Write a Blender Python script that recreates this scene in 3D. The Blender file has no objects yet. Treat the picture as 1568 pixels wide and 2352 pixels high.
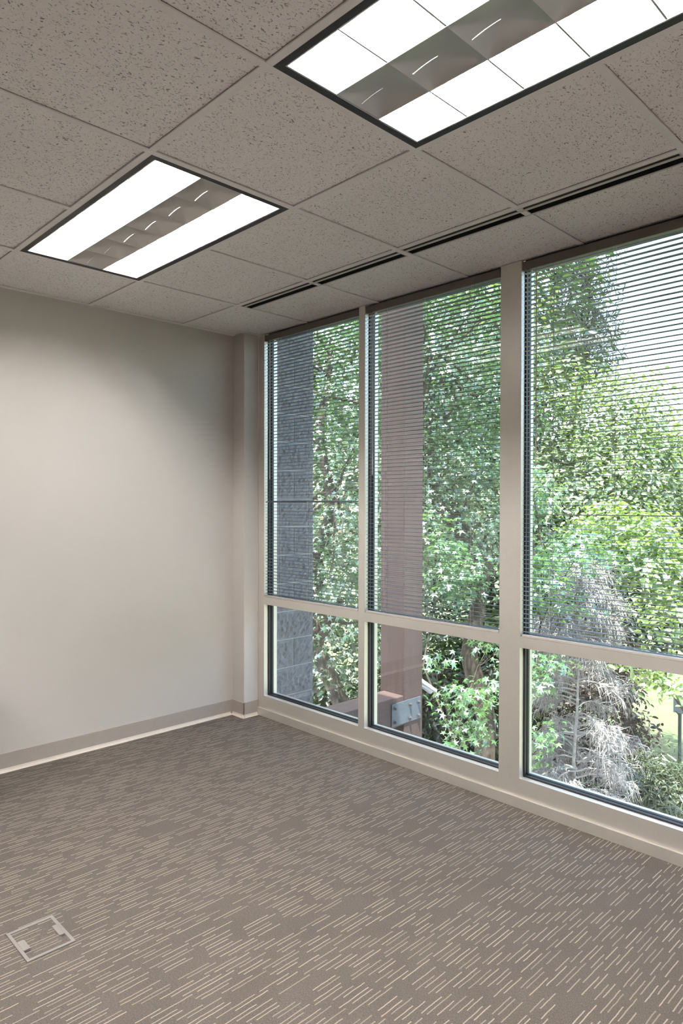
import bpy, bmesh, math, random
import numpy as np
from mathutils import Vector, Matrix

R = random.Random(7)
SC = bpy.context.scene
COL = SC.collection
PI = math.pi

# ------------------------------------------------------------------ dimensions
H = 2.575            # ceiling height
T = 0.6096           # ceiling module
XW = 1.124           # room face of the window frames
YF = 2.428           # far wall
XL, YB = -4.3, -3.7  # unseen sides of the room
SILL = .138

# ------------------------------------------------------------------ helpers
def link(o, parent=None):
    COL.objects.link(o)
    if parent is not None:
        o.parent = parent
    return o

def tag(o, label, cat, group=None):
    o['label'] = label; o['category'] = cat
    if group: o['group'] = group
    return o

def thing(name, label, cat, loc=(0, 0, 0), group=None):
    o = bpy.data.objects.new(name, None)
    o.location = loc; o.empty_display_size = 0.1
    link(o)
    return tag(o, label, cat, group)

class MB:
    """collects shapes in world space and links them as one mesh object"""
    def __init__(s): s.v = []; s.f = []; s.m = []; s.sm = []
    def add(s, vs, fs, mi=0, smooth=False):
        b = len(s.v); s.v += [tuple(v) for v in vs]
        for f in fs:
            s.f.append(tuple(b + i for i in f)); s.m.append(mi); s.sm.append(smooth)
        return s
    def box(s, x0, x1, y0, y1, z0, z1, mi=0):
        vs = [(x0,y0,z0),(x1,y0,z0),(x1,y1,z0),(x0,y1,z0),(x0,y0,z1),(x1,y0,z1),(x1,y1,z1),(x0,y1,z1)]
        fs = [(3,2,1,0),(4,5,6,7),(0,1,5,4),(1,2,6,5),(2,3,7,6),(3,0,4,7)]
        return s.add(vs, fs, mi)
    def obox(s, c, ax, ay, az, mi=0):
        c = Vector(c); ax, ay, az = Vector(ax), Vector(ay), Vector(az)
        vs = [c + sx*ax + sy*ay + sz*az for sz in (-1,1) for (sx,sy) in ((-1,-1),(1,-1),(1,1),(-1,1))]
        fs = [(3,2,1,0),(4,5,6,7),(0,1,5,4),(1,2,6,5),(2,3,7,6),(3,0,4,7)]
        return s.add(vs, fs, mi)
    def tube(s, pts, rad, n=8, mi=0, cap=True, smooth=True):
        pts = [Vector(p) for p in pts]
        if not hasattr(rad, '__len__'): rad = [rad]*len(pts)
        vs = []; fs = []
        for i, p in enumerate(pts):
            a = pts[max(i-1,0)]; b = pts[min(i+1,len(pts)-1)]
            d = (b-a).normalized()
            u = d.cross(Vector((0,0,1)) if abs(d.z) < .95 else Vector((1,0,0))).normalized()
            w = d.cross(u)
            for k in range(n):
                t = 2*PI*k/n
                vs.append(p + (u*math.cos(t) + w*math.sin(t))*rad[i])
        for i in range(len(pts)-1):
            for k in range(n):
                fs.append((i*n+k, i*n+(k+1)%n, (i+1)*n+(k+1)%n, (i+1)*n+k))
        s.add(vs, fs, mi, smooth)
        if cap:
            s.add(vs[:n], [tuple(range(n))], mi); s.add(vs[-n:], [tuple(range(n))[::-1]], mi)
        return s
    def build(s, name, mats, parent=None, kind=None, bevel=0, loc=None):
        me = bpy.data.meshes.new(name)
        off = Vector((0,0,0))
        if parent is not None: off = parent.matrix_world.translation if False else world_loc(parent)
        if loc is not None: off = Vector(loc)
        me.from_pydata([tuple(Vector(v)-off) for v in s.v], [], s.f)
        if not isinstance(mats, (list, tuple)): mats = [mats]
        for m in mats: me.materials.append(m)
        me.polygons.foreach_set('material_index', s.m)
        me.polygons.foreach_set('use_smooth', s.sm)
        me.update()
        o = bpy.data.objects.new(name, me)
        link(o, parent)
        if loc is not None and parent is None: o.location = loc
        if bevel:
            b = o.modifiers.new('bevel', 'BEVEL'); b.width = bevel; b.segments = 2
            b.limit_method = 'ANGLE'; b.angle_limit = math.radians(40)
        if kind: o['kind'] = kind
        return o

def world_loc(o):
    v = Vector((0,0,0))
    while o is not None:
        v += Vector(o.location); o = o.parent
    return v

# ------------------------------------------------------------------ materials
def new_mat(name):
    m = bpy.data.materials.new(name); m.use_nodes = True
    nt = m.node_tree; nt.nodes.clear()
    out = nt.nodes.new('ShaderNodeOutputMaterial')
    return m, nt, out

def N(nt, t, **kw):
    n = nt.nodes.new(t)
    for k, v in kw.items():
        if k.startswith('_'): setattr(n, k[1:], v)
    return n

def mathn(nt, op, a, b=None, c=None):
    n = nt.nodes.new('ShaderNodeMath'); n.operation = op
    for i, x in enumerate((a, b, c)):
        if x is None: continue
        if isinstance(x, (int, float)): n.inputs[i].default_value = x
        else: nt.links.new(x, n.inputs[i])
    return n.outputs[0]

def ramp(nt, fac, stops):
    r = nt.nodes.new('ShaderNodeValToRGB')
    el = r.color_ramp.elements
    while len(el) < len(stops): el.new(0.5)
    for e, (p, c) in zip(el, stops):
        e.position = p; e.color = (*c, 1) if len(c) == 3 else c
    nt.links.new(fac, r.inputs[0])
    return r.outputs[0]

def noise(nt, vec, scale, detail=3, rough=.55):
    n = nt.nodes.new('ShaderNodeTexNoise')
    n.inputs['Scale'].default_value = scale; n.inputs['Detail'].default_value = detail
    n.inputs['Roughness'].default_value = rough
    if vec is not None: nt.links.new(vec, n.inputs['Vector'])
    return n.outputs['Fac']

def coords(nt, scale=None, rot=None):
    t = nt.nodes.new('ShaderNodeTexCoord')
    o = t.outputs['Object']
    if scale or rot:
        m = nt.nodes.new('ShaderNodeMapping')
        if scale: m.inputs['Scale'].default_value = scale
        if rot: m.inputs['Rotation'].default_value = rot
        nt.links.new(o, m.inputs[0]); o = m.outputs[0]
    return o

def simple(name, col, rough=.5, metal=0, var=.06, nscale=30, bump=0, bscale=200, spec=.5):
    m, nt, out = new_mat(name)
    p = nt.nodes.new('ShaderNodeBsdfPrincipled')
    p.inputs['Roughness'].default_value = rough; p.inputs['Metallic'].default_value = metal
    p.inputs['Specular IOR Level'].default_value = spec
    co = coords(nt)
    a = tuple(c*(1-var) for c in col); b = tuple(min(1, c*(1+var)) for c in col)
    c = ramp(nt, noise(nt, co, nscale), [(.3, a), (.7, b)])
    nt.links.new(c, p.inputs['Base Color'])
    if bump:
        bm = nt.nodes.new('ShaderNodeBump'); bm.inputs['Strength'].default_value = bump
        bm.inputs['Distance'].default_value = .002
        nt.links.new(noise(nt, co, bscale, 2), bm.inputs['Height'])
        nt.links.new(bm.outputs[0], p.inputs['Normal'])
    nt.links.new(p.outputs[0], out.inputs[0])
    return m

def emit(name, col, s):
    m, nt, out = new_mat(name)
    e = nt.nodes.new('ShaderNodeEmission')
    e.inputs[0].default_value = (*col, 1); e.inputs[1].default_value = s
    nt.links.new(e.outputs[0], out.inputs[0])
    return m

M = {}
M['wall'] = simple('wall_paint', (.545, .507, .478), .75, var=.015, nscale=3, bump=.12, bscale=350, spec=.25)
M['grid'] = simple('ceiling_grid_enamel', (.82, .775, .76), .5, var=.02)
M['baseboard'] = simple('taupe_rubber_base', (.37, .325, .29), .5, var=.03, spec=.4)
M['toe'] = simple('base_toe_highlight', (.62, .55, .48), .45, var=.03)  # paler than the base: the toe's highlight is put into the colour
M['frame'] = simple('champagne_window_frame', (.68, .64, .585), .36, metal=.5, var=.015, nscale=60, bump=.05, bscale=600)
M['gasket'] = simple('black_gasket_gap_shade', (.008, .008, .010), .5, var=.1)
M['alu_out'] = simple('grey_outer_frame', (.42, .43, .43), .4, var=.03)
M['slat'] = simple('aluminium_slat', (.07, .075, .085), .36, metal=0, var=.02, spec=.8)
M['rail'] = simple('blind_headrail', (.12, .10, .088), .4, var=.03)
M['brail'] = simple('blind_bottom_rail', (.45, .42, .40), .4, var=.03)
M['cord'] = simple('blind_cord', (.55, .53, .5), .8, var=.05)
m_black = M['black'] = simple('black_trim', (.018, .016, .016), .45, var=.1)
M['dark_in'] = simple('dark_plenum', (.01, .01, .01), .8, var=.1)
M['slotbar'] = simple('diffuser_enamel', (.55, .51, .485), .45, var=.02)
M['slotgrey'] = simple('diffuser_throat', (.09, .078, .07), .6, var=.05)
M['tube'] = emit('fluorescent_tube', (1.0, .968, .93), 205)
M['refl'] = simple('white_reflector', (.40, .40, .395), .35, var=.01)
M['louver'] = simple('brushed_aluminium_louver', (.52, .49, .46), .38, metal=.7, var=.03, nscale=12)
M['blade'] = simple('louver_blade', (.36, .36, .355), .3, var=.01)
M['alu'] = simple('aluminium_edge', (.62, .62, .63), .35, metal=.6, var=.03)
M['panel'] = simple('charcoal_panel', (.04, .037, .034), .7, var=.1)
M['plate'] = simple('galvanised_steel', (.095, .112, .14), .5, metal=.0, var=.14, nscale=9)
M['bolt'] = simple('weathered_bolt', (.16, .16, .17), .5, metal=.5, var=.15)
M['white_paint'] = simple('white_enamel', (.66, .67, .68), .4, var=.03)
M['lens'] = simple('dark_lens', (.02, .02, .025), .1)
M['bark'] = simple('bark', (.10, .08, .06), .9, var=.35, nscale=14, bump=.6, bscale=40)
M['palebark'] = simple('grey_bark', (.22, .20, .17), .9, var=.3, nscale=14, bump=.6, bscale=40)
M['deadwood'] = simple('dead_grey_wood', (.50, .47, .45), .85, var=.25, nscale=20)
M['boxrim'] = simple('floor_box_rim', (.20, .182, .17), .5, var=.05)
M['sign'] = simple('sign_back', (.42, .44, .50), .5, var=.05)
M['pole'] = simple('sign_pole', (.10, .12, .11), .6, var=.1)

def mat_tile():
    m, nt, out = new_mat('fissured_ceiling_tile')
    p = nt.nodes.new('ShaderNodeBsdfPrincipled'); p.inputs['Roughness'].default_value = .95
    p.inputs['Specular IOR Level'].default_value = .1
    co = coords(nt)
    # short worm-like fissures in two directions + pinholes
    w = nt.nodes.new('ShaderNodeVectorMath'); w.operation = 'SCALE'
    nz = nt.nodes.new('ShaderNodeTexNoise'); nz.inputs['Scale'].default_value = 35
    nt.links.new(co, nz.inputs['Vector'])
    nt.links.new(nz.outputs['Color'], w.inputs[0]); w.inputs['Scale'].default_value = .03
    ad = nt.nodes.new('ShaderNodeVectorMath'); ad.operation = 'ADD'
    nt.links.new(co, ad.inputs[0]); nt.links.new(w.outputs[0], ad.inputs[1])
    masks = []
    for rot, sc, th in ((.5, (95, 190, 95), .67), (-.9, (100, 205, 100), .685), (1.7, (170, 210, 170), .68)):
        mp = nt.nodes.new('ShaderNodeMapping')
        mp.inputs['Rotation'].default_value = (0, 0, rot); mp.inputs['Scale'].default_value = sc
        nt.links.new(ad.outputs[0], mp.inputs[0])
        f = noise(nt, mp.outputs[0], 1.0, 1.0, .4)
        mr = nt.nodes.new('ShaderNodeMapRange'); mr.inputs[1].default_value = th; mr.inputs[2].default_value = th+.05
        nt.links.new(f, mr.inputs[0]); masks.append(mr.outputs[0])
    mk = mathn(nt, 'MAXIMUM', mathn(nt, 'MAXIMUM', masks[0], masks[1]), masks[2])
    base = ramp(nt, noise(nt, co, 160, 3), [(.25, (.83, .785, .77)), (.75, (.91, .865, .85))])
    mix = nt.nodes.new('ShaderNodeMix'); mix.data_type = 'RGBA'
    nt.links.new(mathn(nt, 'MULTIPLY', mk, .75), mix.inputs[0]); nt.links.new(base, mix.inputs[6])
    mix.inputs[7].default_value = (.17, .14, .125, 1)
    nt.links.new(mix.outputs[2], p.inputs['Base Color'])
    bp = nt.nodes.new('ShaderNodeBump'); bp.invert = True; bp.inputs['Strength'].default_value = .6
    bp.inputs['Distance'].default_value = .003
    nt.links.new(mk, bp.inputs['Height']); nt.links.new(bp.outputs[0], p.inputs['Normal'])
    nt.links.new(p.outputs[0], out.inputs[0])
    return m
M['tile'] = mat_tile()

def mat_carpet():
    m, nt, out = new_mat('striped_carpet')
    p = nt.nodes.new('ShaderNodeBsdfPrincipled'); p.inputs['Roughness'].default_value = .95
    p.inputs['Specular IOR Level'].default_value = .15
    co = coords(nt)
    sp = nt.nodes.new('ShaderNodeSeparateXYZ'); nt.links.new(co, sp.inputs[0])
    x, y = sp.outputs[0], sp.outputs[1]
    wob = mathn(nt, 'MULTIPLY', mathn(nt, 'SUBTRACT', noise(nt, co, 25, 2), .5), .004)
    y = mathn(nt, 'ADD', y, wob)
    P = .0350                      # one repeat: two light yarn rows and a gap
    gy = mathn(nt, 'DIVIDE', y, P); g = mathn(nt, 'FLOOR', gy); fy = mathn(nt, 'FRACT', gy)
    def wn(a, b, k):
        c = nt.nodes.new('ShaderNodeCombineXYZ')
        nt.links.new(a, c.inputs[0]); nt.links.new(b, c.inputs[1]); c.inputs[2].default_value = k
        w = nt.nodes.new('ShaderNodeTexWhiteNoise'); w.noise_dimensions = '3D'
        nt.links.new(c.outputs[0], w.inputs[0]); return w.outputs[0]
    def wn1(a, k):
        w = nt.nodes.new('ShaderNodeTexWhiteNoise'); w.noise_dimensions = '2D'
        c = nt.nodes.new('ShaderNodeCombineXYZ'); nt.links.new(a, c.inputs[0]); c.inputs[1].default_value = k
        nt.links.new(c.outputs[0], w.inputs[0]); return w.outputs[0]
    L = .150
    total = None
    for k, (centre, soff) in enumerate(((.22, 0.0), (.60, .03))):
        dx = mathn(nt, 'MULTIPLY_ADD', wn1(g, 3.3), .9, soff)
        jit = mathn(nt, 'MULTIPLY', wn1(g, 9.1+k), .05)
        xs = mathn(nt, 'DIVIDE', mathn(nt, 'ADD', mathn(nt, 'ADD', x, dx), jit), L)
        seg = mathn(nt, 'FLOOR', xs); fx = mathn(nt, 'FRACT', xs)
        on = mathn(nt, 'GREATER_THAN', wn(g, seg, 1.7), .05)
        solo = mathn(nt, 'GREATER_THAN', wn(g, seg, 5.7+k), .05)
        ln = mathn(nt, 'MULTIPLY_ADD', wn(g, seg, 2.9+k), .38, .52)
        inx = mathn(nt, 'MULTIPLY', mathn(nt, 'LESS_THAN', fx, ln), mathn(nt, 'MULTIPLY', on, solo))
        dy = mathn(nt, 'ABSOLUTE', mathn(nt, 'SUBTRACT', fy, centre))
        mr = nt.nodes.new('ShaderNodeMapRange'); mr.inputs[1].default_value = .066; mr.inputs[2].default_value = .030
        nt.links.new(dy, mr.inputs[0])
        a = mathn(nt, 'MULTIPLY', mathn(nt, 'MULTIPLY', mr.outputs[0], inx), mathn(nt, 'MULTIPLY_ADD', wn(g, seg, 7.7+k), .5, .5))
        total = a if total is None else mathn(nt, 'MAXIMUM', total, a)
    fib = noise(nt, co, 420, 2)
    total = mathn(nt, 'MULTIPLY', total, mathn(nt, 'MULTIPLY_ADD', fib, .7, .6))
    b1 = ramp(nt, noise(nt, coords(nt, (1, 2.2, 1)), 190, 3, .7), [(.30, (.048, .041, .035)), (.70, (.142, .122, .108))])
    big = ramp(nt, noise(nt, co, 5, 2), [(.3, (.93, .93, .93)), (.7, (1.06, 1.06, 1.06))])
    mu = nt.nodes.new('ShaderNodeMix'); mu.data_type = 'RGBA'; mu.blend_type = 'MULTIPLY'; mu.inputs[0].default_value = 1
    nt.links.new(b1, mu.inputs[6]); nt.links.new(big, mu.inputs[7])
    mix = nt.nodes.new('ShaderNodeMix'); mix.data_type = 'RGBA'
    nt.links.new(total, mix.inputs[0]); nt.links.new(mu.outputs[2], mix.inputs[6])
    mix.inputs[7].default_value = (.335, .285, .23, 1)
    nt.links.new(mix.outputs[2], p.inputs['Base Color'])
    bp = nt.nodes.new('ShaderNodeBump'); bp.inputs['Strength'].default_value = .5; bp.inputs['Distance'].default_value = .003
    nt.links.new(mathn(nt, 'ADD', fib, mathn(nt, 'MULTIPLY', total, .4)), bp.inputs['Height'])
    nt.links.new(bp.outputs[0], p.inputs['Normal'])
    nt.links.new(p.outputs[0], out.inputs[0])
    return m
M['carpet'] = mat_carpet()

def mat_glass():
    m, nt, out = new_mat('tinted_reflective_glass')
    tr = nt.nodes.new('ShaderNodeBsdfTransparent'); tr.inputs[0].default_value = (.88, .915, .92, 1)
    gl = nt.nodes.new('ShaderNodeBsdfGlossy'); gl.inputs['Roughness'].default_value = 0
    gl.inputs['Color'].default_value = (1, .99, .96, 1)
    ge = nt.nodes.new('ShaderNodeNewGeometry')
    dt = nt.nodes.new('ShaderNodeVectorMath'); dt.operation = 'DOT_PRODUCT'
    nt.links.new(ge.outputs['Normal'], dt.inputs[0]); nt.links.new(ge.outputs['Incoming'], dt.inputs[1])
    c1 = mathn(nt, 'SUBTRACT', 1, mathn(nt, 'ABSOLUTE', dt.outputs['Value']))
    fac = mathn(nt, 'MULTIPLY_ADD', mathn(nt, 'POWER', c1, 5), .85, .085)
    mx = nt.nodes.new('ShaderNodeMixShader')
    nt.links.new(fac, mx.inputs[0]); nt.links.new(tr.outputs[0], mx.inputs[1]); nt.links.new(gl.outputs[0], mx.inputs[2])
    nt.links.new(mx.outputs[0], out.inputs[0])
    return m
M['glass'] = mat_glass()

def mat_block():
    m, nt, out = new_mat('split_face_block')
    p = nt.nodes.new('ShaderNodeBsdfPrincipled'); p.inputs['Roughness'].default_value = .95
    co = coords(nt)
    c = ramp(nt, noise(nt, co, 26, 6, .7), [(.25, (.13, .128, .135)), (.75, (.25, .247, .255))])
    nt.links.new(c, p.inputs['Base Color'])
    bp = nt.nodes.new('ShaderNodeBump'); bp.inputs['Strength'].default_value = .8; bp.inputs['Distance'].default_value = .02
    nt.links.new(noise(nt, co, 38, 6, .7), bp.inputs['Height']); nt.links.new(bp.outputs[0], p.inputs['Normal'])
    nt.links.new(p.outputs[0], out.inputs[0])
    return m
M['block'] = mat_block()
M['mortar'] = simple('pale_mortar', (.46, .46, .47), .9, var=.08, nscale=60)

def mat_timber():
    m, nt, out = new_mat('stained_timber')
    p = nt.nodes.new('ShaderNodeBsdfPrincipled'); p.inputs['Roughness'].default_value = .7
    co = coords(nt, (30, 30, 2.2))
    c = ramp(nt, noise(nt, co, 1.2, 5, .6), [(.25, (.062, .038, .034)), (.75, (.098, .062, .056))])
    nt.links.new(c, p.inputs['Base Color'])
    bp = nt.nodes.new('ShaderNodeBump'); bp.inputs['Strength'].default_value = .3; bp.inputs['Distance'].default_value = .004
    nt.links.new(noise(nt, co, 2.5, 4), bp.inputs['Height']); nt.links.new(bp.outputs[0], p.inputs['Normal'])
    nt.links.new(p.outputs[0], out.inputs[0])
    return m
M['timber'] = mat_timber()

def mat_leaf(name, c0, c1, trans=.45, gloss=.12, rough=.35, tcol=None):
    m, nt, out = new_mat(name)
    g = nt.nodes.new('ShaderNodeNewGeometry')
    col = ramp(nt, g.outputs['Random Per Island'], [(0, c0), (1, c1)])
    d = nt.nodes.new('ShaderNodeBsdfDiffuse'); nt.links.new(col, d.inputs[0])
    t = nt.nodes.new('ShaderNodeBsdfTranslucent')
    mu = nt.nodes.new('ShaderNodeMix'); mu.data_type = 'RGBA'; mu.blend_type = 'MULTIPLY'; mu.inputs[0].default_value = 1
    nt.links.new(col, mu.inputs[6]); mu.inputs[7].default_value = (*(tcol or (1.5, 1.45, .6)), 1)
    nt.links.new(mu.outputs[2], t.inputs[0])
    a = nt.nodes.new('ShaderNodeMixShader'); a.inputs[0].default_value = trans
    nt.links.new(d.outputs[0], a.inputs[1]); nt.links.new(t.outputs[0], a.inputs[2])
    gl = nt.nodes.new('ShaderNodeBsdfGlossy'); gl.inputs['Roughness'].default_value = rough
    gl.inputs['Color'].default_value = (1, 1, 1, 1)
    b = nt.nodes.new('ShaderNodeMixShader'); b.inputs[0].default_value = gloss
    nt.links.new(a.outputs[0], b.inputs[1]); nt.links.new(gl.outputs[0], b.inputs[2])
    nt.links.new(b.outputs[0], out.inputs[0])
    return m
M['leaf_gum'] = mat_leaf('gum_leaf', (.035, .10, .04), (.09, .205, .075), gloss=.2, rough=.3)
M['leaf_sap'] = mat_leaf('sapling_leaf', (.06, .17, .06), (.15, .30, .11), gloss=.22, rough=.3)
M['leaf_maple'] = mat_leaf('bright_leaf', (.16, .26, .085), (.28, .39, .16), gloss=.16)
M['leaf_pale'] = mat_leaf('pale_leaf', (.125, .20, .085), (.24, .315, .16), gloss=.12)
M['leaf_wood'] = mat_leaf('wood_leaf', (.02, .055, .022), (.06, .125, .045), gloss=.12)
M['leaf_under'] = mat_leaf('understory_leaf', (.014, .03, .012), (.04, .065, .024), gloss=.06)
M['leaf_pine'] = mat_leaf('pine_needle', (.05, .07, .06), (.10, .12, .10), trans=.15, gloss=.05)
M['leaf_shrub'] = mat_leaf('shrub_leaf', (.06, .085, .05), (.15, .18, .10), trans=.2, gloss=.08)
M['leaf_brown'] = mat_leaf('withered_leaf', (.055, .044, .034), (.11, .09, .072), trans=.2, gloss=.04, tcol=(1.2, 1.1, .9))

def mat_lawn():
    m, nt, out = new_mat('sunlit_lawn')
    p = nt.nodes.new('ShaderNodeBsdfPrincipled'); p.inputs['Roughness'].default_value = .95
    co = coords(nt)
    c = ramp(nt, noise(nt, co, 1.4, 8, .7), [(.3, (.085, .112, .045)), (.7, (.145, .168, .08))])
    nt.links.new(c, p.inputs['Base Color'])
    nt.links.new(p.outputs[0], out.inputs[0])
    return m
M['lawn'] = mat_lawn()
M['bounce_gravel'] = simple('pale_bounce_gravel', (.30, .275, .26), .95, var=.2, nscale=25)

# ------------------------------------------------------------------ room shell
MB().box(XL-.12, XW+.1, YB-.12, YF+.12, -.12, 0).build('floor', M['carpet'], kind='structure')

def build_ceiling():
    t = MB(); fl = .012; zr = H+.006
    xs = [1*T - k*T for k in range(0, 9)]          # tee lines along y
    ys = [k*T for k in range(-6, 5)]               # tee lines along x
    cols = [(max(xs[k+1], XL), xs[k]) for k in range(len(xs)-1) if xs[k] > XL+.1]
    ylines = [YB] + ys + [YF]
    rows = [(max(ys[i], YB), min(ys[i+1], YF)) for i in range(len(ys)-1)]
    lights = LIGHTS
    for (x0, x1) in cols:
        for (y0, y1) in rows:
            cx, cy = (x0+x1)/2, (y0+y1)/2
            if any(lx0 < cx < lx1 and ly0 < cy < ly1 for lx0, lx1, ly0, ly1 in lights): continue
            t.box(x0+fl-.0005, x1-fl-.0004, y0+fl-.0005, y1-fl-.0004, zr, zr+.016)
    # cut tiles between the slot diffusers and the windows
    for (y0, y1) in rows:
        x0 = .700 if -.62 < (y0+y1)/2 < 3*T else 1*T+fl
        t.box(x0, XW+.03, y0+fl-.0005, y1-fl-.0004, zr, zr+.016)
    t.build('ceiling', M['tile'], kind='structure')
    g = MB(); z0, z1 = H, H+.0045
    for x in xs:
        if x < XL: continue
        g.box(x-fl, x+fl, YB, YF-.001, z0, z1)
    for y in ys:
        if y > YF-.03: continue
        segs = [(max(XL, xs[-1]), XW+.02)]
        for lx0, lx1, ly0, ly1 in lights:
            if ly0+.05 < y < ly1-.05:
                segs = [s2 for a, b in segs for s2 in (((a, lx0), (lx1, b)) if a < lx0 and b > lx1 else ((a, b),))]
        for a, b in segs: g.box(a, b, y-fl, y+fl, z0-.0003, z1)
    g.box(XL, 1.01, YF-.022, YF, z0-.0005, z1)          # wall angle
    g.box(1.005-.02, XW+.01, 2.30-.02, 2.30+.01, z0-.0005, z1)
    g.box(XL, XW+.1, YB-.1, YF+.1, H+.23, H+.25)   # slab above the plenum
    g.build('trim_1', M['grid'], kind='structure')

LIGHTS = [(-T, 0, T, 3*T), (-T, 0, -2*T, 0), (-5*T, -4*T, T, 3*T), (-5*T, -4*T, -2*T, 0), (-T, 0, -5*T, -3*T), (-5*T, -4*T, -5*T, -3*T)]  # last three are unseen, added to brighten ceiling and room
build_ceiling()

# walls
w = MB()
w.box(XL-.12, 1.2, YF, YF+.12, -.12, H+.25)
w.box(1.005, XW-.001, 2.300, YF, 0, H+.004)                # return beside the window
w.build('wall_back', M['wall'], kind='structure')
MB().box(XL-.12, XL, YB, YF, -.12, H+.25).build('wall_left', M['wall'], kind='structure')
MB().box(XL-.12, XW+.12, YB-.12, YB, -.12, H+.25).build('wall_front', M['wall'], kind='structure')
w = MB()
w.box(XW+.006, XW+.13, YB, -.70, 0, H+.05)             # solid wall past the windows
w.box(XW+.006, XW+.13, YB-.1, YF+.1, H+.03, 5.2)       # wall above, taken high out of view to shade the post
w.box(XW+.016, XW+.13, YB-.1, YF+.1, -4, -.12)         # storey below
w.build('wall_right', M['wall'], kind='structure')
MB().box(XL, XL+.04, YB+.1, YF-.05, 0, 1.55).build('trim_2', M['panel'], kind='structure')  # unseen dark panel, added to keep the reflection in the glass dark

MB().box(XL+.05, -2.62, YF-.03, YF, 0, 1.57).build('trim_8', M['panel'], kind='structure')  # taller dark stretch of far wall, added unseen for a dark window reflection

def low_cabinet():
    x0, x1, y0, y1, h = -2.55, -.80, 1.93, 2.415, .72
    root = thing('low_cabinet', 'long low dark cabinet by the far wall, seen only reflected in the middle window', 'cabinet', ((x0+x1)/2, (y0+y1)/2, 0))
    MB().box(x0+.02, x1-.02, y0+.03, y1, 0, .06).box(x0+.01, x1-.01, y0+.02, y1, .06, h-.03).build('body', M['panel'], root)
    MB().box(x0, x1, y0, y1, h-.03, h).build('top', M['panel'], root, bevel=.002)
    n = 4; w_ = (x1-x0-.02)/n
    for i in range(n):
        d = MB().box(x0+.01+i*w_+.002, x0+.01+(i+1)*w_-.002, y0, y0+.0195, .065, h-.034).build('door', M['panel'], root, bevel=.001)
        xx = x0+.01+(i+(.88 if i % 2 == 0 else .12))*w_
        MB().tube([(xx, y0-.001, .50), (xx, y0-.022, .505), (xx, y0-.022, .615), (xx, y0-.001, .62)], .005, 8).build('handle', M['alu'], d)
low_cabinet()

# cove base
def base():
    b = MB(); hb = .100; t = .006
    b.box(XL, 1.005-t, YF-t, YF, .0, hb)
    b.box(1.005-t, 1.005, 2.300-t, YF, .0, hb)
    b.box(1.005-t, XW-.002, 2.300-t, 2.300, .0, hb)
    o = b.build('baseboard_back', M['baseboard'], kind='structure', bevel=.0015)
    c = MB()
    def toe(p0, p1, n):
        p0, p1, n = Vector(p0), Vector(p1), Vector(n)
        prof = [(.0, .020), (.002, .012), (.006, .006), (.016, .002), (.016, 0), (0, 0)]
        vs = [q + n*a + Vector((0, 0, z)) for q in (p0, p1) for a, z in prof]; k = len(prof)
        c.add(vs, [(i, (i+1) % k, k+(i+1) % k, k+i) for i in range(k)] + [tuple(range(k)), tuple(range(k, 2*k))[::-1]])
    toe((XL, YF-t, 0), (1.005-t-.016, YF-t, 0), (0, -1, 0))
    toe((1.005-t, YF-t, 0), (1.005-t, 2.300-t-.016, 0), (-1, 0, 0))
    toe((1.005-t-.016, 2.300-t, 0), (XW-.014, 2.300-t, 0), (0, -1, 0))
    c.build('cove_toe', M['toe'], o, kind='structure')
base()

# ------------------------------------------------------------------ window wall
XO = 1.236
TR0, TR1 = .757, .808

ZT = 2.575
WIN = [(1.3491, 2.237), (.3992, 1.2997), (-.620, .2857)]
mull = [(2.237, 2.299), (1.2997, 1.3491), (.2857, .3992), (-.70, -.620)]
for i, (a, b) in enumerate(mull):
    f = MB(); f.box(XW, 1.160, a, b, .052, ZT).box(1.160, 1.200, a+.004, b-.004, .052, ZT)
    f.box(1.200, XO, a, b, .0, ZT)
    f.build('trim_%d' % (i+3), M['frame'], kind='structure', bevel=.001)
k = MB()
k.box(1.112, 1.160, -.70, 2.292, 0, .052)
k.build('trim_7', M['frame'], kind='structure', bevel=.0012)

for i, (a, b) in enumerate(WIN):
    root = bpy.data.objects.new('window_%d' % (i+1), None); root.location = (XW, (a+b)/2, SILL); link(root)
    root['kind'] = 'structure'
    def rail(z0, z1):
        r = MB(); r.box(XW, 1.157, a, b, z0, z1).box(1.157, 1.203, a, b, z0+.004 if z0 > .1 else z0, z1-.004).box(1.203, XO, a, b, z0, z1)
        return r
    rail(.0525, SILL).build('window_sill', M['frame'], root, kind='structure')
    rail(TR0, TR1).build('transom', M['frame'], root, kind='structure')
    MB().box(1.160, XO, a, b, 2.552, 2.60).build('head_rail', M['gasket'], root, kind='structure')  # frame part coloured black to paint in the shadow gap above the blind
    for (z0, z1) in ((SILL, TR0), (TR1, 2.552)):
        g = MB()
        for (xa, xb) in ((1.157, 1.1772), (1.1832, 1.203)):
            q = .007
            g.box(xa, xb, a-.003, a+q, z0-.003, z1+.003).box(xa, xb, b-q, b+.003, z0-.003, z1+.003)
            g.box(xa, xb, a+q, b-q, z0-.003, z0+q).box(xa, xb, a+q, b-q, z1-q, z1+.003)
        g.build('gasket', M['gasket'], root, kind='structure', bevel=.002)
        MB().box(1.1772, 1.1832, a+.002, b-.002, z0+.002, z1-.002).build('pane', M['glass'], root, kind='structure')

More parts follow.
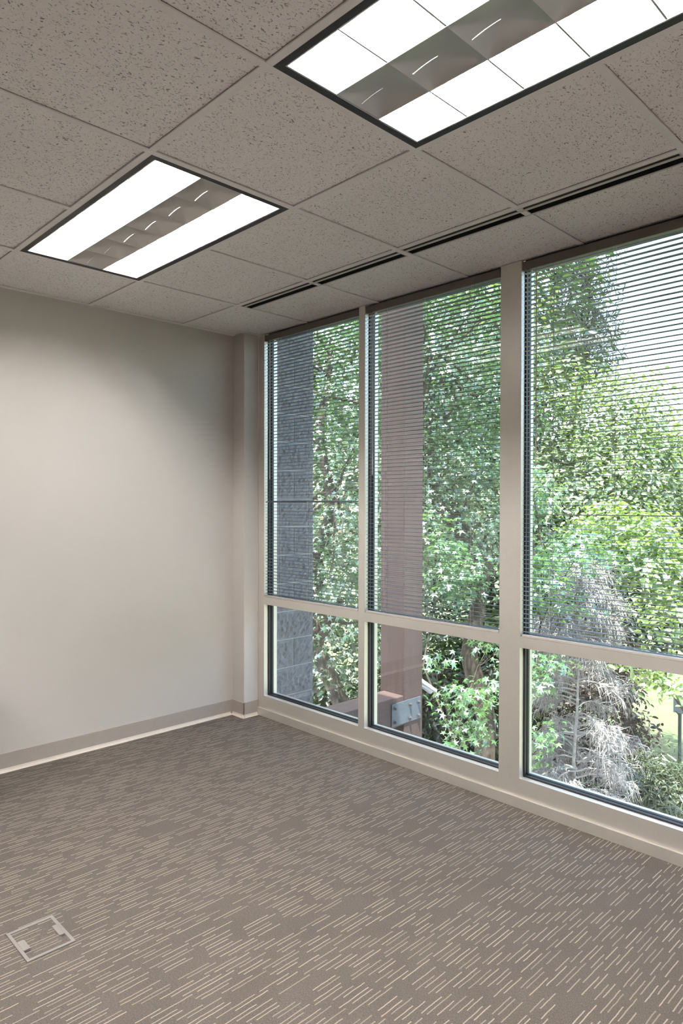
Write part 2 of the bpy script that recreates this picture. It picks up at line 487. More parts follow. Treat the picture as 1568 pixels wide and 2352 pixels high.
# ------------------------------------------------------------------ blinds
def make_blind(i, a, b, label):
    y0, y1 = a+.006, b-.006
    root = thing('window_blind', label, 'blind', (1.140, (a+b)/2, 2.552), 'mini blinds in the windows')
    xc = 1.1395; hw = .0125
    h = MB()
    # U-channel headrail
    h.box(1.126, 1.1275, y0, y1, 2.527, 2.566).box(1.1515, 1.153, y0, y1, 2.527, 2.566).box(1.1275, 1.1515, y0, y1, 2.527, 2.529)
    h.box(1.1265, 1.1525, y0, y0+.018, 2.5265, 2.5665).box(1.1265, 1.1525, y1-.018, y1, 2.5265, 2.5665)
    h.build('headrail', M['rail'], root, bevel=.0006)
    # slat mesh, shared by every slat of this blind
    npf = 7; vs = []; fs = []
    for yy in (y0+.002-root.location.y, y1-.002-root.location.y):
        for side in (0, 1):
            for k in range(npf):
                t = -1+2*k/(npf-1)
                vs.append((t*hw, yy, .0018*(1-t*t) - side*.0004))
    for k in range(npf-1):
        fs.append((k, k+1, 2*npf+k+1, 2*npf+k))
        fs.append((npf+k+1, npf+k, 3*npf+k, 3*npf+k+1))
    fs += [(0, 2*npf, 3*npf, npf), (npf-1, 2*npf-1, 4*npf-1, 3*npf-1)]
    fs += [tuple(range(npf)) + tuple(range(2*npf-1, npf-1, -1)), tuple(range(2*npf, 3*npf))[::-1] + tuple(range(3*npf, 4*npf))]
    me = bpy.data.meshes.new('slat'); me.from_pydata(vs, [], fs); me.materials.append(M['slat'])
    for pol in me.polygons: pol.use_smooth = len(pol.vertices) == 4
    me.update()
    n = 80; zt, zb = 2.512, .832
    special = {0: (1.451, -26), 2: (1.391, 9)}.get(i)
    for k in range(n):
        z = zt + (zb-zt)*k/(n-1)
        s = bpy.data.objects.new('slat', me); link(s, root)
        tilt = R.gauss(0, .9) + (1.5 if i == 1 else 0); dz = R.gauss(0, .0004)
        if special and abs(z-special[0]) < .0107: tilt = special[1]
        s.location = (xc-root.location.x, R.gauss(0, .0006), z+dz-root.location.z)
        s.rotation_euler = (R.gauss(0, .0006), math.radians(tilt), 0)
    r = MB(); r.box(xc-.0125, xc+.0125, y0+.002, y1-.002, .8085, .8205)
    r.build('bottom_rail', M['brail'], root, bevel=.002)
    for d in (.153, .440, .736):
        y = b-d
        c = MB()
        for xx in (xc-hw-.0008, xc+hw+.0008):
            c.tube([(xx, y+.004, 2.527), (xx, y+.004, .82)], .0006, 4)
        for kk in range(0, n):     # rungs under the slats
            z = zt + (zb-zt)*kk/(n-1) - .0012
            c.tube([(xc-hw-.0008, y+.004, z), (xc+hw+.0008, y+.004, z)], .0004, 3, cap=False)
        c.build('ladder_cord', M['cord'], root)
        l = MB(); l.tube([(xc-.002, y-.006, 2.527), (xc-.002, y-.006, .82)], .0008, 5)
        l.build('lift_cord', M['cord'], root)
    wy = b-.060 if i != 2 else b-.078
    wd = MB()
    wd.tube([(1.1225, wy, 2.508), (1.1225, wy-.002, 1.60)], .0030, 6)
    wd.tube([(1.133, wy, 2.530), (1.126, wy, 2.524), (1.1215, wy, 2.515), (1.1225, wy, 2.505)], .0016, 6)
    wd.build('tilt_wand', M['cord'], root)
make_blind(0, *WIN[0], 'mini blind in the narrow leftmost window next to the wall')
make_blind(1, *WIN[1], 'mini blind in the middle window, in front of the brown timber post')
make_blind(2, *WIN[2], 'mini blind in the rightmost window, against the bright sky')

# ------------------------------------------------------------------ ceiling lights
def make_light(lx0, lx1, ly0, ly1, label):
    cx, cy = (lx0+lx1)/2, (ly0+ly1)/2
    root = thing('ceiling_light', label, 'ceiling light', (cx, cy, H), 'recessed ceiling lights')
    x0, x1, y0, y1 = lx0+.012, lx1-.012, ly0+.012, ly1-.012
    f = MB(); bw = .022; zb = H-.0006; zt = H+.12
    for (a, b, c, d) in ((x0, x1, y0, y0+bw), (x0, x1, y1-bw, y1), (x0, x0+bw, y0+bw, y1-bw), (x1-bw, x1, y0+bw, y1-bw)):
        f.box(a, b, c, d, zb, H+.010)
    f.build('frame', M['black'], root)
    x0 += bw; x1 -= bw; y0 += bw; y1 -= bw
    e = MB(); ew = .006
    for (a, b, c, d) in ((x0, x1, y0, y0+ew), (x0, x1, y1-ew, y1), (x0, x0+ew, y0+ew, y1-ew), (x1-ew, x1, y0+ew, y1-ew)):
        e.box(a, b, c, d, H+.001, H+.092)
    e.build('louver_rim', M['alu'], root)
    h = MB()
    h.box(x0-.004, x1+.004, y0-.004, y1+.004, zt, zt+.01)
    h.box(x0-.006, x0-.001, y0-.004, y1+.004, H+.0905, zt).box(x1+.001, x1+.006, y0-.004, y1+.004, H+.0905, zt)
    h.box(x0-.004, x1+.004, y0-.006, y0-.001, H+.0905, zt).box(x0-.004, x1+.004, y1+.001, y1+.006, H+.0905, zt)
    h.build('housing', M['refl'], root)
    x0 += ew; x1 -= ew; y0 += ew; y1 -= ew
    cw = (x1-x0)/3; nr = 6; rl = (y1-y0)/nr
    # curved cross and side blades of the two lamp columns
    bh = .055
    def blade(p0, p1, axis):       # tapering blade: knife edge below, wide on top
        prof = [(0, .0), (.0024, .0), (.0030, .02), (.004, .036), (.008, bh), (-.008, bh), (-.004, .036), (-.0030, .02), (-.0024, 0)]
        vs = []; kk = len(prof)
        for q in (p0, p1):
            for o_, z in prof:
                vs.append((q[0]+(o_ if axis == 'x' else 0), q[1]+(o_ if axis == 'y' else 0), H+.002+z))
        bl = MB(); bl.add(vs, [(i, (i+1) % kk, kk+(i+1) % kk, kk+i) for i in range(kk)] + [tuple(range(kk)), tuple(range(kk, 2*kk))[::-1]], 0)
        bl.build('louver_blade', M['blade'], root)
    for c0 in (x0, x0+2*cw):
        for r_ in range(1, nr):
            blade((c0+.001, y0+r_*rl), (c0+cw-.001, y0+r_*rl), 'y')
    # side wings of the lamp troughs (parabolic in section)
    tr = MB()
    for c0 in (x0, x0+2*cw):
        for sgn, xb in ((1, c0), (-1, c0+cw)):
            pr = [(0, .001), (.003, .02), (.010, .045), (.022, .072), (.040, .096), (.055, .108)]
            vs = []
            for yy in (y0, y1):
                for d_, z in pr: vs.append((xb+sgn*d_, yy, H+z))
            tr.add(vs, [(j, j+1, 6+j+1, 6+j) for j in range(5)], 0, True)
    tr.build('trough', M['refl'], root)
    # unlit centre column: six dished metal cells
    c0 = x0+cw
    us = [0, .06, .12, .18, .24, .30, .36, .42, .47, .496, .504, .53, .58, .64, .70, .76, .82, .88, .94, 1]
    vs_ = [0, .06, .12, .18, .24, .30, .36, .42, .47, .5, .53, .58, .64, .70, .76, .82, .88, .93, .97, 1]
    for r_ in range(nr):
        cell = MB(); vs = []; fs = []; nu = len(us)
        for v in vs_:
            for u in us:
                du = min(u, 1-u)*2; dv = min(v, 1-v)*2
                vs.append((c0+.0005+u*(cw-.001), y0+(r_+v)*rl, H+.002+.013*(1-(1-min(1, du, dv))**2.0)))
        for j in range(len(vs_)-1):
            for i_ in range(nu-1):
                if us[i_] == .496 and vs_[j] >= .5 and vs_[j+1] < .95: continue      # slit made up so housing glow shows as a bright glint
                fs.append((j*nu+i_, j*nu+i_+1, (j+1)*nu+i_+1, (j+1)*nu+i_))
        cell.add(vs, fs, 0, True)
        cell.build('reflector_cell', M['louver'], root)
    for c0 in (x0, x0+2*cw):
        tb = MB(); tb.tube([(c0+cw/2, y0+.02, H+.0755), (c0+cw/2, y1-.02, H+.0755)], .0127, 12)
        tb.build('fluorescent_tube', M['tube'], root)
    return root
make_light(*LIGHTS[0], 'farther ceiling light, shown whole, two tiles from the far wall')
make_light(*LIGHTS[1], 'nearer ceiling light, larger in view and cut by the top edge')
make_light(*LIGHTS[2], 'ceiling light seen only as a pale streak reflected in the rightmost window')
make_light(*LIGHTS[3], 'ceiling light to the left of the viewer, unseen, added to light the room')  # this and the next two are unseen fixtures added for fill light
make_light(*LIGHTS[4], 'ceiling light above and behind the viewer beside the windows, unseen, added to light the room')
make_light(*LIGHTS[5], 'ceiling light in the back left corner of the room, unseen, added to light the room')

# ------------------------------------------------------------------ slot diffusers
def make_slot(y0, y1, label):
    root = thing('slot_diffuser', label, 'air vent', (.662, (y0+y1)/2, H), 'linear slot air diffusers')
    a, b = y0+.012, y1-.012
    f = MB()
    for xa, xb in ((.6217, .6235), (.6960, .7035)):
        f.box(xa, xb, a, b, H-.001, H+.0015)
    f.box(.6235, .6960, a, a+.006, H-.001, H+.0015).box(.6235, .6960, b-.006, b, H-.001, H+.0015)
    f.build('frame', M['slotbar'], root)
    MB().box(.6410, .6560, a+.006, b-.006, H-.001, H+.0012).build('centre_bar', M['slotbar'], root)
    t = MB()
    t.box(.6412, .6455, a+.006, b-.006, H+.0013, H+.05)
    t.build('throat', M['slotgrey'], root)
    p = MB()
    p.box(.6217, .7035, a, b, H+.055, H+.06).box(.6962, .7035, a, b, H+.0016, H+.055).box(.6217, .6230, a, b, H+.0016, H+.055).box(.6230, .6962, a, a+.005, H+.0016, H+.055).box(.6230, .6962, b-.005, b, H+.0016, H+.055)
    p.build('plenum', M['dark_in'], root)
    d = MB()
    for yy in (a+.30, a+.60, a+.90):
        d.box(.6236, .6409, yy-.003, yy+.003, H+.006, H+.05)
    d.build('vane', M['black'], root)
make_slot(T, 3*T, 'black slot air diffuser over the left and middle windows')
make_slot(-T, T, 'black slot air diffuser nearer the viewer, toward the rightmost window')

# ------------------------------------------------------------------ floor box
def floor_box():
    x0, x1, y0, y1 = -.947, -.794, .763, .956
    root = thing('floor_box', 'square floor outlet box with carpet insert set in the carpet', 'floor outlet', ((x0+x1)/2, (y0+y1)/2, 0))
    f = MB(); wd = .011; h = .0035
    for (a, b, c, d) in ((x0, x1, y0, y0+wd), (x0, x1, y1-wd, y1), (x0, x0+wd, y0+wd, y1-wd), (x1-wd, x1, y0+wd, y1-wd)):
        f.box(a, b, c, d, 0, h)
    f.build('rim', M['boxrim'], root, bevel=.001)
    MB().box(x0+wd, x1-wd, y0+wd, y1-wd, .0002, .0015).build('carpet_insert', M['carpet'], root)
    for s in (0, 1):
        g = MB()
        if s == 0: xa, xb, ya, yb = x0+wd-.001, x0+wd+.022, .825, .880
        else: xa, xb, ya, yb = x1-wd-.017, x1-wd+.001, .825, .888
        g.box(xa, xb, ya, yb, .0016, .0048)
        g.build('cable_flap', M['boxrim'], root, bevel=.001)
        MB().box(xa+.003, xb-.003, ya-.010, ya-.003, .0016, .0022).build('cable_slot', M['black'], root)
        MB().box(xa+.002, xb-.002, yb+.002, yb+.006, .0016, .003).build('flap_hinge', M['boxrim'], root)
floor_box()

# ------------------------------------------------------------------ outside: block pier, timber, plate, camera
def block_pier():
    xa, xb, ya, yb = XO+.001, 1.692, 2.372, 2.80
    z0 = .457-.2032*22
    rows = 46
    m = MB(); mo = MB()
    rr = random.Random(3)
    cuts = {0: [(xa-.2, 1.502), (1.502, xb)], 1: [(xa-.2, xb)]}
    def face(o, u, v, nrm, nu, nv, amp):   # rough split face patch
        o, u, v, nrm = Vector(o), Vector(u), Vector(v), Vector(nrm)
        vs = []
        for j in range(nv+1):
            for i in range(nu+1):
                e = min(i, nu-i, j, nv-j)
                d = rr.uniform(-.3, 1)*amp*(0 if e == 0 else (.7 if e == 1 else 1))
                vs.append(o+u*(i/nu)+v*(j/nv)+nrm*d)
        m.add(vs, [(j*(nu+1)+i, j*(nu+1)+i+1, (j+1)*(nu+1)+i+1, (j+1)*(nu+1)+i) for j in range(nv) for i in range(nu)], 0, False)
    for r in range(rows):
        z = z0+r*.2032
        fine = -.4 < z < 2.9
        for (x0, x1) in cuts[(r+21) % 2]:
            x0 = max(x0, xa); g = .004
            l = x1-x0-2*g
            nu, nv = (max(3, int(l/.017)), 12) if fine else (4, 3)
            face((x0+g, ya, z+g), (l, 0, 0), (0, 0, .2032-2*g), (0, -1, 0), nu, nv, .014)
            if x1 == xb:
                face((x1-g, ya, z+g), (0, yb-ya, 0), (0, 0, .2032-2*g), (1, 0, 0), 14 if fine else 4, nv, .012)
            m.box(x0+g, x1-g, ya+.0005, yb, z+g, z+.2032-g, 0)
    m.box(xa, xb-.006, ya+.006, yb-.001, z0, z0+rows*.2032, 1)
    m.build('wall_outside', [M['block'], M['mortar']], kind='structure')
block_pier()

def timber():
    px0, px1, py0, py1 = 2.600, 2.842, 2.256, 2.522
    m = MB(); m.box(px0, px1, py0, py1, -4, 3.6)
    o = m.build('timber_post', M['timber'], bevel=.008, loc=(2.72, 2.39, -4))
    tag(o, 'brown stained timber post standing outside the middle window', 'post')
    b = MB(); b.box(1.262, px0-.001, py0, py0+.225, -.395, -.150)
    o = b.build('timber_beam', M['timber'], bevel=.008, loc=(1.93, 2.37, -.27))
    tag(o, 'brown horizontal timber beam joined to the post outside the middle window', 'beam')
    root = thing('connector_plate', 'galvanised steel plate with six bolts on the post and beam', 'metal plate', (2.62, py0-.004, -.285))
    p = MB(); p.box(2.440, 2.808, py0-.009, py0-.001, -.378, -.193); p.build('plate', M['plate'], root, bevel=.001)
    for xx in (2.476, 2.665, 2.776):
        for zz in (-.232, -.345):
            q = MB()
            q.tube([(xx, py0-.0095, zz), (xx, py0-.012, zz)], .021, 12, smooth=False)
            q.tube([(xx, py0-.012, zz), (xx, py0-.027, zz)], .0125, 6, smooth=False)
            q.tube([(xx, py0-.027, zz), (xx, py0-.033, zz)], .007, 8, smooth=False)
            q.build('bolt', M['bolt'], root)
timber()

def camera_box():
    root = thing('security_camera', 'white bullet security camera fixed to the timber post', 'camera', (2.842, 2.36, -.115))
    back = Vector((2.88, 2.335, -.095)); d = Vector((.120, -.075, -.105)); d.normalize()
    u = d.cross(Vector((0, 0, 1))).normalized(); n = u.cross(d)
    b = MB(); b.tube([back, back+d*.012, back+d*.150, back+d*.155], [.020, .031, .031, .029], 20)
    b.build('body', M['white_paint'], root)
    s = MB(); vs = []
    ang = [math.radians(a) for a in (-75, -55, -35, -15, 15, 35, 55, 75)]
    for L_ in (-.004, .185):
        for rr_ in (.036, .0385):
            for a in ang: vs.append(back+d*L_+(u*math.sin(a)+n*math.cos(a))*rr_)
    k = len(ang); fs = []
    for i in range(k-1):
        fs += [(i, i+1, 2*k+i+1, 2*k+i), (k+i+1, k+i, 3*k+i, 3*k+i+1), (i, k+i, k+i+1, i+1), (2*k+i+1, 3*k+i+1, 3*k+i, 2*k+i)]
    fs += [(0, 2*k, 3*k, k), (k-1, 2*k-1, 4*k-1, 3*k-1)]
    s.add(vs, fs, 0, True); s.build('sunshield', M['white_paint'], root)
    l = MB(); l.tube([back+d*.1552, back+d*.158], .024, 20); l.build('lens', M['lens'], root)
    a = MB(); a.tube([(2.8425, 2.36, -.125), (2.855, 2.36, -.125)], .034, 16)
    a.tube([(2.855, 2.36, -.125), (2.875, 2.350, -.130), back+d*.03-n*.03], .011, 10)
    a.build('bracket', M['white_paint'], root)
camera_box()

# ------------------------------------------------------------------ planting
def star_leaf():
    tips = [(0, 1.0), (62, .93), (-62, .93), (128, .62), (-128, .62)]
    v = [(0, -.12, 0)]; order = [128, 62, 0, -62, -128]
    rad = dict(tips)
    pts = []
    def P(a, r): return (r*math.sin(math.radians(a)), r*math.cos(math.radians(a)), -.28*r*r)
    notch = [(168, .22), (95, .30), (31, .36), (-31, .36), (-95, .30), (-168, .22)]
    v += [P(a, r) for a, r in notch] + [P(a, rad[a]) for a in order]
    return np.array(v), [(0, 1+i, 7+i, 2+i) for i in range(5)]
def oval_leaf():
    v = [(0, -.9, 0), (.42, -.35, .10), (.40, .35, .10), (0, 1, -.22), (-.40, .35, .10), (-.42, -.35, .10)]
    return np.array(v, float), [(0, 1, 2, 3), (0, 3, 4, 5)]
def needle_leaf():
    v = [(-.09, -.2, 0), (.09, -.2, 0), (.03, 1, -.15), (-.03, 1, -.15)]
    return np.array(v, float), [(0, 1, 2, 3)]
TPL = {'star': star_leaf(), 'oval': oval_leaf(), 'needle': needle_leaf()}

def foliage(name, root, blobs, n, kind, size, mat, seed, per=14, cl=.28, shell=.45, upw=.75, droop=.35):
    rg = np.random.default_rng(seed)
    off = np.array(world_loc(root))
    vol = np.array([b[3]*b[3]*b[4] for b in blobs])**.67; vol = vol/vol.sum()
    C = []; O = []
    for b, w_ in zip(blobs, vol):
        nc = max(1, int(n*w_/per))
        d = rg.normal(size=(nc, 3)); d /= np.linalg.norm(d, axis=1)[:, None]
        r = shell+(1.05-shell)*rg.random(nc)**.7
        c = np.array(b[:3])+d*r[:, None]*np.array((b[3], b[3], b[4]))
        C.append(c); O.append(d)
    C = np.concatenate(C); O = np.concatenate(O)
    k = len(C)
    P = np.repeat(C, per, 0)+rg.normal(size=(k*per, 3))*np.array((cl, cl, cl*.55))*.6
    D = np.repeat(O, per, 0)
    N_ = D*.55+np.array((0, 0, upw))+rg.normal(size=P.shape)*.42
    N_ /= np.linalg.norm(N_, axis=1)[:, None]
    tdir = D*.6+rg.normal(size=P.shape)*.8+np.array((0, 0, -droop))
    tdir -= N_*(tdir*N_).sum(1)[:, None]; tdir /= np.linalg.norm(tdir, axis=1)[:, None]
    S_ = np.cross(tdir, N_)
    sz = size*.5*rg.uniform(.65, 1.2, size=len(P))
    tv, tf = TPL[kind]
    V = (P[:, None, :] + sz[:, None, None]*(tv[None, :, 0, None]*S_[:, None, :]+tv[None, :, 1, None]*tdir[:, None, :]+tv[None, :, 2, None]*N_[:, None, :])).reshape(-1, 3)-off
    tf = np.array(tf); m_ = len(P); nv = len(tv)
    F = (tf[None]+(np.arange(m_)*nv)[:, None, None]).reshape(-1)
    me = bpy.data.meshes.new(name)
    me.vertices.add(len(V)); me.vertices.foreach_set('co', V.astype(np.float32).ravel())
    nf = m_*len(tf)
    me.loops.add(nf*4); me.loops.foreach_set('vertex_index', F.astype(np.int32))
    me.polygons.add(nf); me.polygons.foreach_set('loop_start', np.arange(0, nf*4, 4, dtype=np.int32))
    me.update(calc_edges=True)
    me.materials.append(mat)
    o = bpy.data.objects.new(name, me); link(o, root)
    return o

def wood(root, blobs, base, r0, mat, seed, nb=6):
    rr = random.Random(seed)
    t = MB(); base = Vector(base)
    top = max(blobs, key=lambda b: b[2])
    def path(a, b, n=5, sag=.2):
        a, b = Vector(a), Vector(b); L_ = (b-a).length
        pts = [a.lerp(b, i/n)+Vector((rr.uniform(-1, 1), rr.uniform(-1, 1), rr.uniform(-.5, .5)))*L_*.03*(0 if i in (0, n) else 1) for i in range(n+1)]
        return pts
    tp = path(base, top[:3], 8)
    t.tube(tp, [r0*(1-.75*i/8) for i in range(9)], 10)
    t.build('trunk', mat, root)
    br = MB()
    for b in blobs:
        zs = [p for p in tp if p.z < b[2]-.2] or [tp[0]]
        st = zs[-1]
        main = path(st, b[:3], 4)
        br.tube(main, [r0*.45, r0*.4, r0*.32, r0*.25, r0*.18], 7)
        for k_ in range(nb):
            d = Vector((rr.gauss(0, 1), rr.gauss(0, 1), rr.gauss(.2, .7))).normalized()
            e = Vector(b[:3])+Vector((d.x*b[3], d.y*b[3], d.z*b[4]))*.95
            s0 = main[rr.choice((2, 3, 4))]
            br.tube(path(s0, e, 4), [r0*.14, r0*.11, r0*.08, r0*.05, r0*.02], 5, cap=False)
    br.build('branches', mat, root)

def tree(name, label, cat, base, blobs, n, kind, size, mat, bark, r0, seed, group=None, **kw):
    root = thing(name, label, cat, base, group)
    wood(root, blobs, base, r0, bark, seed)
    foliage('foliage', root, blobs, n, kind, size, mat, seed, **kw)
    return root

GZ = -4.0
LM = M
tree('sweet_gum_tree', 'tall star-leaved tree behind the block wall in the leftmost window', 'tree', (4.0, 4.5, GZ),
     [(4.20, 4.83, 3.29, 1.40, 1.50), (3.97, 4.47, 1.64, 1.20, 1.30), (3.95, 4.40, .30, .75, 1.0)], 9500, 'star', .095, LM['leaf_gum'], M['bark'], .16, 11)
tree('sweet_gum_tree', 'tall star-leaved tree right of the timber post in the middle window', 'tree', (5.75, 3.05, GZ),
     [(4.92, 3.85, 3.35, 1.30, 1.50), (5.55, 3.80, 2.89, .95, 1.40), (5.16, 3.69, 1.49, 1.0, 1.10), (5.00, 4.29, 1.21, 1.20, 1.30)], 15000, 'star', .095, LM['leaf_gum'], M['bark'], .17, 12)
tree('sweet_gum_sapling', 'young star-leaved tree close behind the security camera', 'tree', (3.65, 2.60, GZ),
     [(3.62, 2.41, -.49, .26, .30), (3.34, 2.40, -.87, .20, .16), (4.07, 2.39, -.43, .15, .18), (3.52, 2.65, -.08, .12, .10), (4.41, 2.62, -.03, .22, .10),
      (4.17, 2.86, .70, .40, .32), (4.01, 3.03, .97, .25, .40), (3.78, 2.39, -.79, .16, .12)],
     1300, 'star', .115, LM['leaf_sap'], M['bark'], .022, 13, per=8, cl=.16, shell=.15)
tree('sweet_gum_sapling', 'young star-leaved tree at the left edge of the rightmost window', 'tree', (3.88, 2.02, GZ),
     [(3.78, 1.69, -.74, .14, .26), (3.92, 1.84, -.17, .12, .30), (4.09, 1.81, -.07, .16, .14), (4.63, 2.14, .68, .32, .34), (5.28, 2.06, .92, .50, .22), (5.14, 2.19, .35, .30, .14), (5.11, 2.52, 1.58, .25, .40)],
     1900, 'star', .11, LM['leaf_sap'], M['bark'], .022, 14, per=8, cl=.16, shell=.15)
tree('maple_tree', 'bright yellow-green leafy tree low at the right edge of the rightmost window', 'tree', (7.3, .55, GZ),
     [(5.31, 1.46, -.19, .20, .10), (5.33, 1.30, -.32, .22, .12), (5.38, 1.11, -.40, .22, .12), (5.95, 1.40, .21, .32, .26), (6.63, 1.86, .76, .70, .55), (6.68, 1.53, .57, .50, .50), (6.77, 2.29, 1.16, .60, .40)],
     3600, 'oval', .10, LM['leaf_maple'], M['bark'], .03, 15, per=10, cl=.17, shell=.3)
pk = dict(kind='oval', size=.13, mat=LM['leaf_pale'], bark=M['palebark'], r0=.14, per=16, cl=.4)
def ptree(label, base, blobs, n, seed):
    k = dict(pk); tree('broadleaf_tree', label, 'tree', base, blobs, n, k.pop('kind'), k.pop('size'), k.pop('mat'), k.pop('bark'), k.pop('r0'), seed, **k)
ptree('pale green tree beside the wide mullion at the left of the rightmost window', (10.0, 5.1, GZ),
      [(9.55, 5.75, 4.75, .80, 1.70), (10.0, 5.16, 3.0, 1.2, 1.3), (9.75, 4.97, 1.28, 1.60, 1.60)], 7000, 21)
ptree('pale green tree under the open sky in the middle of the rightmost window', (11.3, 4.2, GZ),
      [(11.30, 4.43, 3.10, 1.15, 1.05), (10.80, 4.23, 1.77, 1.90, 1.20)], 6500, 22)
ptree('pale green tree, lowest crown, at the right edge under the open sky', (14.0, 2.3, GZ),
      [(12.40, 3.70, 2.35, 1.3, .85), (12.00, 3.33, 1.28, 1.60, 1.40)], 6500, 23)
tree('pine_tree', 'dark bluish conifer standing against the sky in the rightmost window', 'tree', (16.3, 7.6, GZ),
     [(16.30, 7.61, 8.21, .80, 1.40), (16.34, 7.56, 6.77, .90, 1.20), (16.11, 7.76, 5.56, 1.30, 1.10)], 5200, 'needle', .42, LM['leaf_pine'], M['bark'], .2, 24, per=20, cl=.4, shell=.2, upw=.2, droop=.5)
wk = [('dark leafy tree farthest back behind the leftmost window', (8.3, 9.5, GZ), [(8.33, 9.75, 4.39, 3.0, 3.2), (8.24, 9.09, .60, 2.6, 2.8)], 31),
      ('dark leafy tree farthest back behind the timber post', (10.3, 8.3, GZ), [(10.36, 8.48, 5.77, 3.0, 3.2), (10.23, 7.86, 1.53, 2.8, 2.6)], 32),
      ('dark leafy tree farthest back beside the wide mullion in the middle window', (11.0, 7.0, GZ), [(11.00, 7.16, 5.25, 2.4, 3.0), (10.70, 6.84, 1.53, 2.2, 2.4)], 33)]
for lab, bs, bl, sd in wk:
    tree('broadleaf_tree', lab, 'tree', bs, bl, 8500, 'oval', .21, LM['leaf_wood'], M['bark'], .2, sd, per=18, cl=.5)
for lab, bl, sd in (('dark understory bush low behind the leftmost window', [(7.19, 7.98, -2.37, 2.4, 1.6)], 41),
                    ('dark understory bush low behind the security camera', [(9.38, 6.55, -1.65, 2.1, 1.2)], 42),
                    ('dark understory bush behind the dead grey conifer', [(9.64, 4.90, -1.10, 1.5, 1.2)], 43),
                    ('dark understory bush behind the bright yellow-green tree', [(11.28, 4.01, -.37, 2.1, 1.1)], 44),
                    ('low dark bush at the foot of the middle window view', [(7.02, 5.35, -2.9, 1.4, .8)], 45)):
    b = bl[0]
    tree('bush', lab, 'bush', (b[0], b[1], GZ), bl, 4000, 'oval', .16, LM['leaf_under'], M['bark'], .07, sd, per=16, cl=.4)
for lab, bl, sd in (('grey-green evergreen shrub on the lawn, left of the lower right pair', [(8.22, 2.78, -2.47, .62, .36), (7.86, 3.13, -2.69, .50, .30)], 51),
                    ('grey-green evergreen shrub on the lawn at the lower right corner of the view', [(8.22, 2.22, -2.65, .55, .50)], 52)):
    b = bl[0]
    tree('evergreen_shrub', lab, 'shrub', (b[0], b[1], GZ), bl, 3800, 'needle', .22, LM['leaf_shrub'], M['bark'], .06, sd, per=18, cl=.22, shell=.2, upw=.5)
tree('withered_shrub', 'withered brown-leaved shrub between the dead conifer and the lawn', 'shrub', (7.6, 2.55, GZ),
     [(7.07, 2.53, -1.02, .30, .16), (7.53, 2.49, -1.46, .22, .16), (7.66, 2.36, -1.70, .16, .10)], 700, 'oval', .09, LM['leaf_brown'], M['bark'], .04, 61, per=12, cl=.2, shell=.1)

tree('withered_shrub', 'large mass of withered grey-brown brush behind the dead grey conifer', 'shrub', (8.4, 3.4, GZ),
     [(8.15, 3.56, -1.3, .55, .75), (7.87, 3.55, -2.3, .55, .75), (8.83, 3.32, -1.2, .5, .55), (8.63, 3.22, -2.5, .6, .7)], 5200, 'oval', .11, LM['leaf_brown'], M['bark'], .05, 62, per=14, cl=.25, shell=.2)
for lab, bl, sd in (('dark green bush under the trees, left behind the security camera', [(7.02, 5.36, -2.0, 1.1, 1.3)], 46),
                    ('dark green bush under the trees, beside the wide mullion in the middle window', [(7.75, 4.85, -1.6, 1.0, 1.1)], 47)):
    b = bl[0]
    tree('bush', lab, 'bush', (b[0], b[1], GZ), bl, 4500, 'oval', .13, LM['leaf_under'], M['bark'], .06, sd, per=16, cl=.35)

def dead_conifer():
    base = (5.95, 2.42, GZ)
    root = thing('dead_conifer', 'dead grey conifer with bare drooping twigs behind the rightmost window', 'tree', base)
    rr = random.Random(99)
    t = MB(); tp = [Vector((5.95+.03*math.sin(i), 2.42+.03*math.cos(i*1.7), GZ+i*.6)) for i in range(9)]
    t.tube(tp, [.036-.004*i for i in range(9)], 8); t.build('trunk', M['deadwood'], root)
    b = MB()
    for k in range(112):
        z = rr.uniform(-2.7, .85); L_ = .62*(1-.5*max(0, (z+.2)/1.1))*rr.uniform(.6, 1.15)
        a = rr.uniform(0, 2*PI)
        d = Vector((math.cos(a), math.sin(a), 0))
        s = Vector((5.95, 2.42, z))
        pts = [s+d*L_*q+Vector((0, 0, .14*math.sin(q*2.4)*L_-.34*L_*q*q)) for q in (0, .25, .5, .75, 1)]
        b.tube(pts, [.012, .010, .008, .006, .004], 5, cap=False)
        for j in range(46):
            q = rr.uniform(.2, 1)**.7; i0 = min(3, int(q*4)); p = pts[i0].lerp(pts[i0+1], q*4-i0)
            w_ = Vector((rr.gauss(0, 1), rr.gauss(0, 1), -.4+rr.gauss(0, .6))).normalized()
            l2 = rr.uniform(.08, .26)
            mid = p+w_*l2*.5+d*l2*.3; e = p+w_*l2*.7+d*l2*.45+Vector((0, 0, -l2*.7))
            b.tube([p, mid, e], [.0042, .0036, .0018], 3, cap=False)
            for _ in range(2):
                e2 = mid+Vector((rr.gauss(0, 1), rr.gauss(0, 1), rr.gauss(-.8, .6)))*.06
                b.tube([mid, e2], [.003, .0014], 3, cap=False)
    b.build('branches', M['deadwood'], root)
dead_conifer()

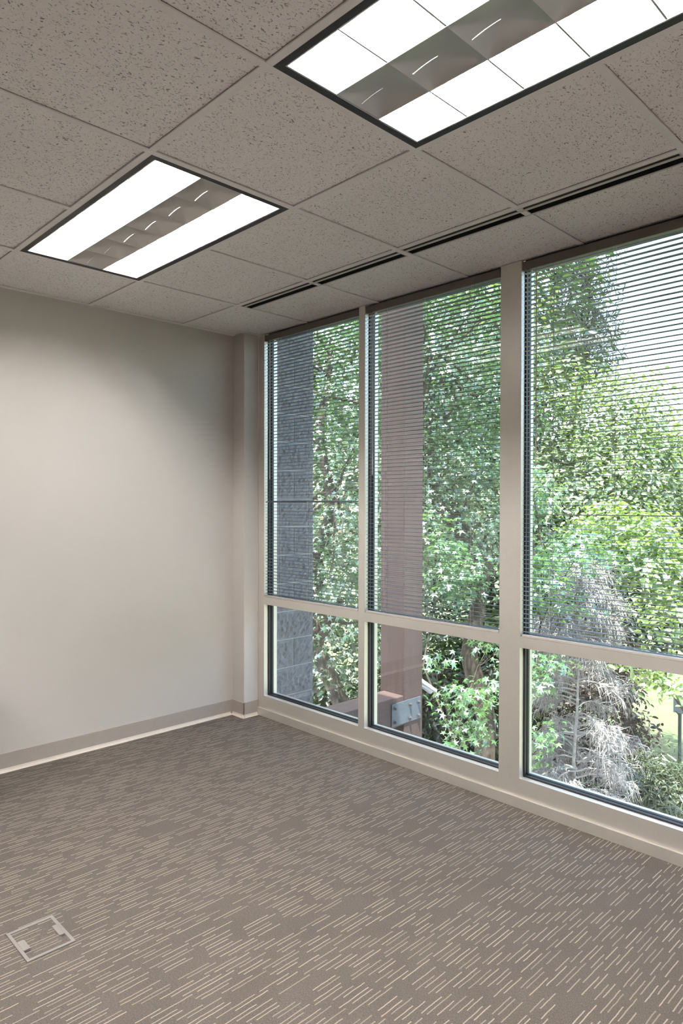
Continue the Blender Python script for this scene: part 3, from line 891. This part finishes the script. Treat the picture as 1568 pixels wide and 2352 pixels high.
def lawn():
    m = MB(); n = 24; vs = []
    rr = random.Random(5)
    for j in range(n+1):
        for i in range(n+1):
            x = 1.3+i*90/n; y = -40+j*110/n
            vs.append((x, y, GZ+(0 if x < 14 else .012*(x-14)**1.1)))
    m.add(vs, [(j*(n+1)+i, j*(n+1)+i+1, (j+1)*(n+1)+i+1, (j+1)*(n+1)+i) for j in range(n) for i in range(n)], 0, True)
    m.build('lawn', M['lawn'], kind='structure')
lawn()
MB().box(1.3, 8.6, -12, 16, GZ-.05, GZ+.012).build('bounce_bed', M['bounce_gravel'], kind='structure')  # unseen ground added to bounce neutral daylight up to the ceiling
def sign():
    root = thing('sign_post', 'thin sign post standing on the lawn at the right edge', 'sign', (12.98, 3.72, GZ))
    MB().tube([(12.98, 3.72, GZ), (12.98, 3.72, -2.45)], .035, 10).build('pole', M['pole'], root)
    MB().box(12.93, 12.945, 3.61, 3.83, -2.80, -2.46).build('panel', M['sign'], root)
sign()

# ------------------------------------------------------------------ daylight
wd = bpy.data.worlds.new('World'); SC.world = wd; wd.use_nodes = True
nt = wd.node_tree; nt.nodes.clear()
o = nt.nodes.new('ShaderNodeOutputWorld'); bg = nt.nodes.new('ShaderNodeBackground')
sky = nt.nodes.new('ShaderNodeTexSky'); sky.sky_type = 'NISHITA'; sky.sun_disc = False
sky.sun_elevation = math.radians(58); sky.sun_rotation = math.radians(-10)
sky.air_density = 1.2; sky.dust_density = 2.5
bg.inputs[1].default_value = .72
nt.links.new(sky.outputs[0], bg.inputs[0]); nt.links.new(bg.outputs[0], o.inputs[0])
sd = bpy.data.lights.new('sun', 'SUN'); sd.energy = 16.0; sd.angle = math.radians(.6); sd.color = (1, .95, .86)
so = bpy.data.objects.new('sun', sd); link(so)
dirv = Vector((-.22, -.22, .95)).normalized()          # towards the sun
so.rotation_euler = dirv.to_track_quat('Z', 'Y').to_euler()
so.location = (4, 6, 12)

# ------------------------------------------------------------------ camera
cd = bpy.data.cameras.new('camera'); co = bpy.data.objects.new('camera', cd); link(co)
yaw, pitch, roll = .7735, -.0097, .0022
f = Vector((math.sin(yaw)*math.cos(pitch), math.cos(yaw)*math.cos(pitch), math.sin(pitch)))
r = Vector((math.cos(yaw), -math.sin(yaw), 0)); u = r.cross(f)
c, s = math.cos(roll), math.sin(roll)
r2 = c*r+s*u; u2 = -s*r+c*u
co.matrix_world = Matrix(((r2.x, u2.x, -f.x, -1.7283), (r2.y, u2.y, -f.y, -1.4308), (r2.z, u2.z, -f.z, 1.4255), (0, 0, 0, 1)))
cd.sensor_fit = 'VERTICAL'; cd.sensor_height = 36; cd.sensor_width = 24
cd.lens = 1572.5757/2352*36
cd.clip_start = .05; cd.clip_end = 500
SC.camera = co
vs_ = SC.view_settings
vs_.view_transform = 'Standard'; vs_.look = 'None'; vs_.gamma = 1; vs_.exposure = .61; vs_.use_curve_mapping = False
